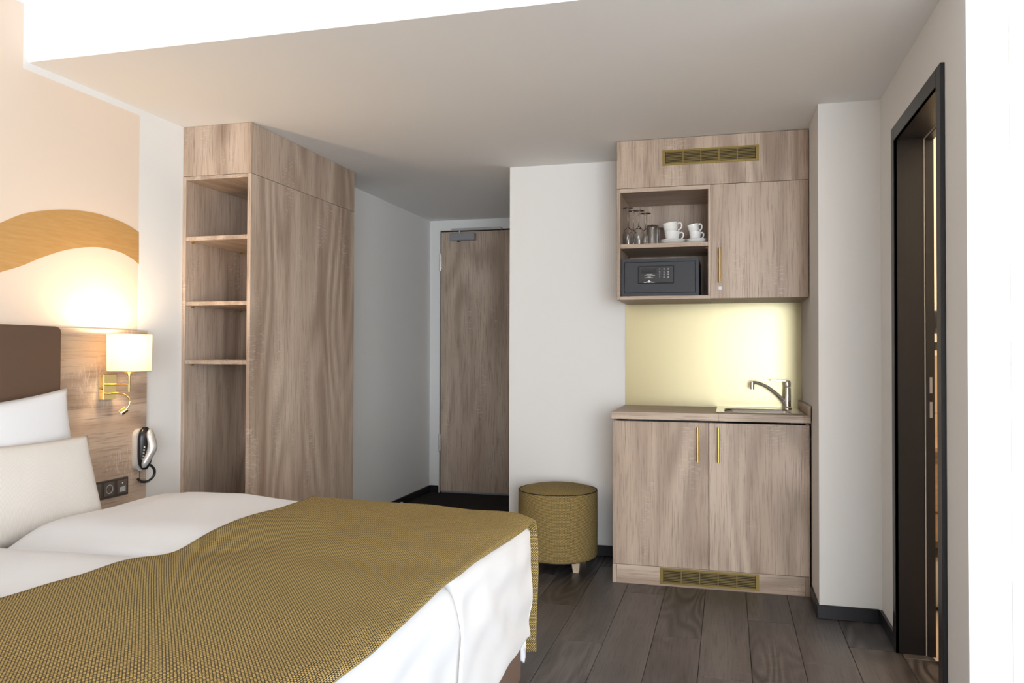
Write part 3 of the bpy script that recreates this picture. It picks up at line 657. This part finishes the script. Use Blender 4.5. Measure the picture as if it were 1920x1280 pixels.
# ------------------------------------------------------------------ bed
BX0, BX1, BY0, BY1, BYM = -2.638, -.715, 1.05, 2.805, 2.03
bed = thing('bed', (-1.67, 1.98, 0), 'wide boxspring bed with taupe upholstered base', 'bed')
MB().box(BX0, BX1, BY0, BY1, .05, .40, .015, 3).build('boxspring', BASEBROWN, bed, smooth=40)
MB().box(BX0+.005, BX1-.005, BY0+.01, BY1-.01, .40, .535, .03, 4).build('mattress', LINEN, bed, smooth=40)
for x in (BX0+.1, BX1-.1):
    for y in (BY0+.1, BY1-.1): MB().cyl((x, y, 0), (x, y, .052), .025, seg=16).build('leg', BLACKP, bed, smooth=40)
SIL = [(-2.60, .60), (-2.45, .628), (-2.28, .645), (-2.09, .661), (-1.83, .663), (-1.52, .650), (-1.27, .642), (-.957, .637), (-.777, .628), (-.60, .615)]
def sil(x):
    for (a, za), (b_, zb) in zip(SIL, SIL[1:]):
        if x <= b_: 
            t = min(max((x-a)/(b_-a), 0), 1); return za+(zb-za)*t
    return SIL[-1][1]
def nz(x, y, z=0): return noise.noise(Vector((x, y, z)))
def ztop(x, y):
    z = sil(x)
    dip = .050*max(0, min(1, (-1.25-x)/.8))+.008
    z -= dip*math.exp(-((y-BYM)/.13)**2)
    z += .010*nz(x*2.3, y*2.6, 3.1)+.004*nz(x*7+y*3, y*5, 1.7)
    return z
FX, FY = -.694, 2.832      # foot face and far side face of the duvets
def edge(s, hi, r, drop):
    """arc-length s -> (position, drop) with a quarter-round at hi then a vertical fall"""
    if s < hi-r: return s, 0.0
    a = (s-(hi-r))/r
    if a < math.pi/2: return hi-r+r*math.sin(a), r*(1-math.cos(a))
    return hi, r+(s-(hi-r)-r*math.pi/2)
def duvet(name, y_in, y_out, hem_side, label):
    sg = 1 if y_out > y_in else -1; r = .055; NX, NY = 110, 64
    s0, s1 = -2.290, FX-r+r*math.pi/2+(.640-r-.205); W = abs(y_out-y_in); t1 = W-r+r*math.pi/2+hem_side
    P = []
    for i in range(NX+1):
        row = []; s = s0+(s1-s0)*i/NX; x, dx = edge(s, FX, r, 0)
        hd_ = s-s0; dh = 0
        if hd_ < .09: dh = .075*(1-math.sqrt(max(0, 1-(1-hd_/.09)**2)))
        for j in range(NY+1):
            t = t1*j/NY; yo, dy = edge(t, W, r, 0); y = y_in+sg*yo
            di = 0
            if t < .05: di = .045*(1-math.sqrt(max(0, 1-(1-t/.05)**2)))
            z0 = ztop(x, y)-dh-di
            if dx > .02: dy = 0
            z = z0-dx-dy; z = max(z, .205 if dx > dy else .115); xx, yy = x, y
            fold = .5+.5*math.sin(18*z+9*y+3*nz(y*3, z*4))
            if dx > .03: xx += (.014*fold+.016*nz(y*5+z*6, z*9-y*2, 4))*min(1, (dx-.03)/.08)*max(.25, 1-dx*1.2); 
            if dx > .02 and dy <= .02: z += .012*nz(y*6, x*4, 9)*min(1, dx/.1)
            if dy > .03: yy += sg*(.006*nz(x*5, z*5, 2)-.004)
            if dy > .03 and dx > .02: xx = min(xx, FX+.004)
            if dy > .03 and dx < .02: xx += 0
            row.append((xx, yy, z))
        P.append(row)
    o = MB().grid(P).build(name, LINEN, smooth=True, loc=(-1.5, (y_in+y_out)/2, .535))
    md = o.modifiers.new('thickness', 'SOLIDIFY'); md.thickness = .012; md.offset = -1
    return tag(o, label, 'duvet', 'white duvets on the bed')
duvet('duvet', BYM+.004, FY, .46, 'white duvet on the wardrobe side of the bed')
duvet('duvet', BYM-.004, 1.02, .35, 'white duvet on the half of bed away from the wardrobe')
# runner across the foot of the bed
P = []; UVS = []; NX, NY = 60, 190; yr0 = 1.06; r = .045; yhi = FY+.014
T1 = (yhi-yr0)-r+r*math.pi/2+.455
for i in range(NX+1):
    row = []
    for j in range(NY+1):
        t = T1*j/NY; yo, dy = edge(t, yhi-yr0, r, 0); y = yr0+yo
        xa = -1.560+.012*math.sin(y*3); xb = -.690+.006*math.sin(y*5+1)+(.014 if y > 2.7 else .014*max(0, (y-2.2)/.5))+.010*min(1, dy/.12)-.012*min(1, max(0, dy-.2)/.25)
        x = xa+(xb-xa)*i/NX
        hem = .004*math.exp(-((i-NX+2.5)/1.0)**2)+.004*math.exp(-((i-2)/1.0)**2)
        z = ztop(min(x, -.72), min(y, 2.83))+.013-dy-hem+.004*nz(x*6, y*6, 8)
        ex = max(0, x+.735); z -= .9*ex*ex*6 if dy < .05 else 0
        row.append((x, y+(.010*nz(x*6, z*6, 5)+.012*math.sin(z*9) if dy > .05 else 0), z))
    P.append(row)
mb = MB().grid(P, lambda i, j: (.875*i/NX, T1*j/NY))
ro = mb.build('bed_runner', WEAVE, smooth=True, loc=(-1.12, 1.98, .64))
md = ro.modifiers.new('thickness', 'SOLIDIFY'); md.thickness = .006; md.offset = 1
tag(ro, 'olive checked bed runner across the foot of the bed', 'bed runner')
# pillows
def pillow(name, mat, loc, W, H, T, lean, yaw, roll, label, cat, pinch=.10, pw=.42):
    mb = MB(); n = 28
    R = Matrix.Translation(loc) @ Matrix.Rotation(yaw, 4, 'Z') @ Matrix.Rotation(lean, 4, 'Y') @ Matrix.Rotation(roll, 4, 'X')
    for sgn in (1, -1):
        P = []
        for i in range(n+1):
            u = -1+2*i/n; row = []
            for j in range(n+1):
                v = -1+2*j/n
                yy = u*W/2*(1-pinch*(1-v*v)*abs(u)**3); zz = v*H/2*(1-pinch*(1-u*u)*abs(v)**3)
                th = T/2*(max(0, (1-u*u)*(1-v*v)))**pw*(1+.10*nz(u*2+loc[0], v*2, 3+sgn))
                row.append(R @ Vector((sgn*th, yy, zz)))
            P.append(row)
        mb.grid(P, lambda i, j: (i/n*W, j/n*H))
    bmesh.ops.remove_doubles(mb.bm, verts=mb.bm.verts[:], dist=1e-5)
    return tag(mb.build(name, mat, smooth=True, loc=loc), label, cat)
pillow('pillow', LINEN, (-2.535, 2.295, .808), .78, .50, .125, math.radians(-9), 0, math.radians(3.5), 'plump white pillow leaning on the brown headboard', 'pillow', .09)
pillow('cushion', CREAM, (-2.392, 2.318, .724), .56, .365, .10, math.radians(-17), math.radians(-6), math.radians(0), 'cream ribbed cushion in front of the white pillow', 'cushion', .05, .36)
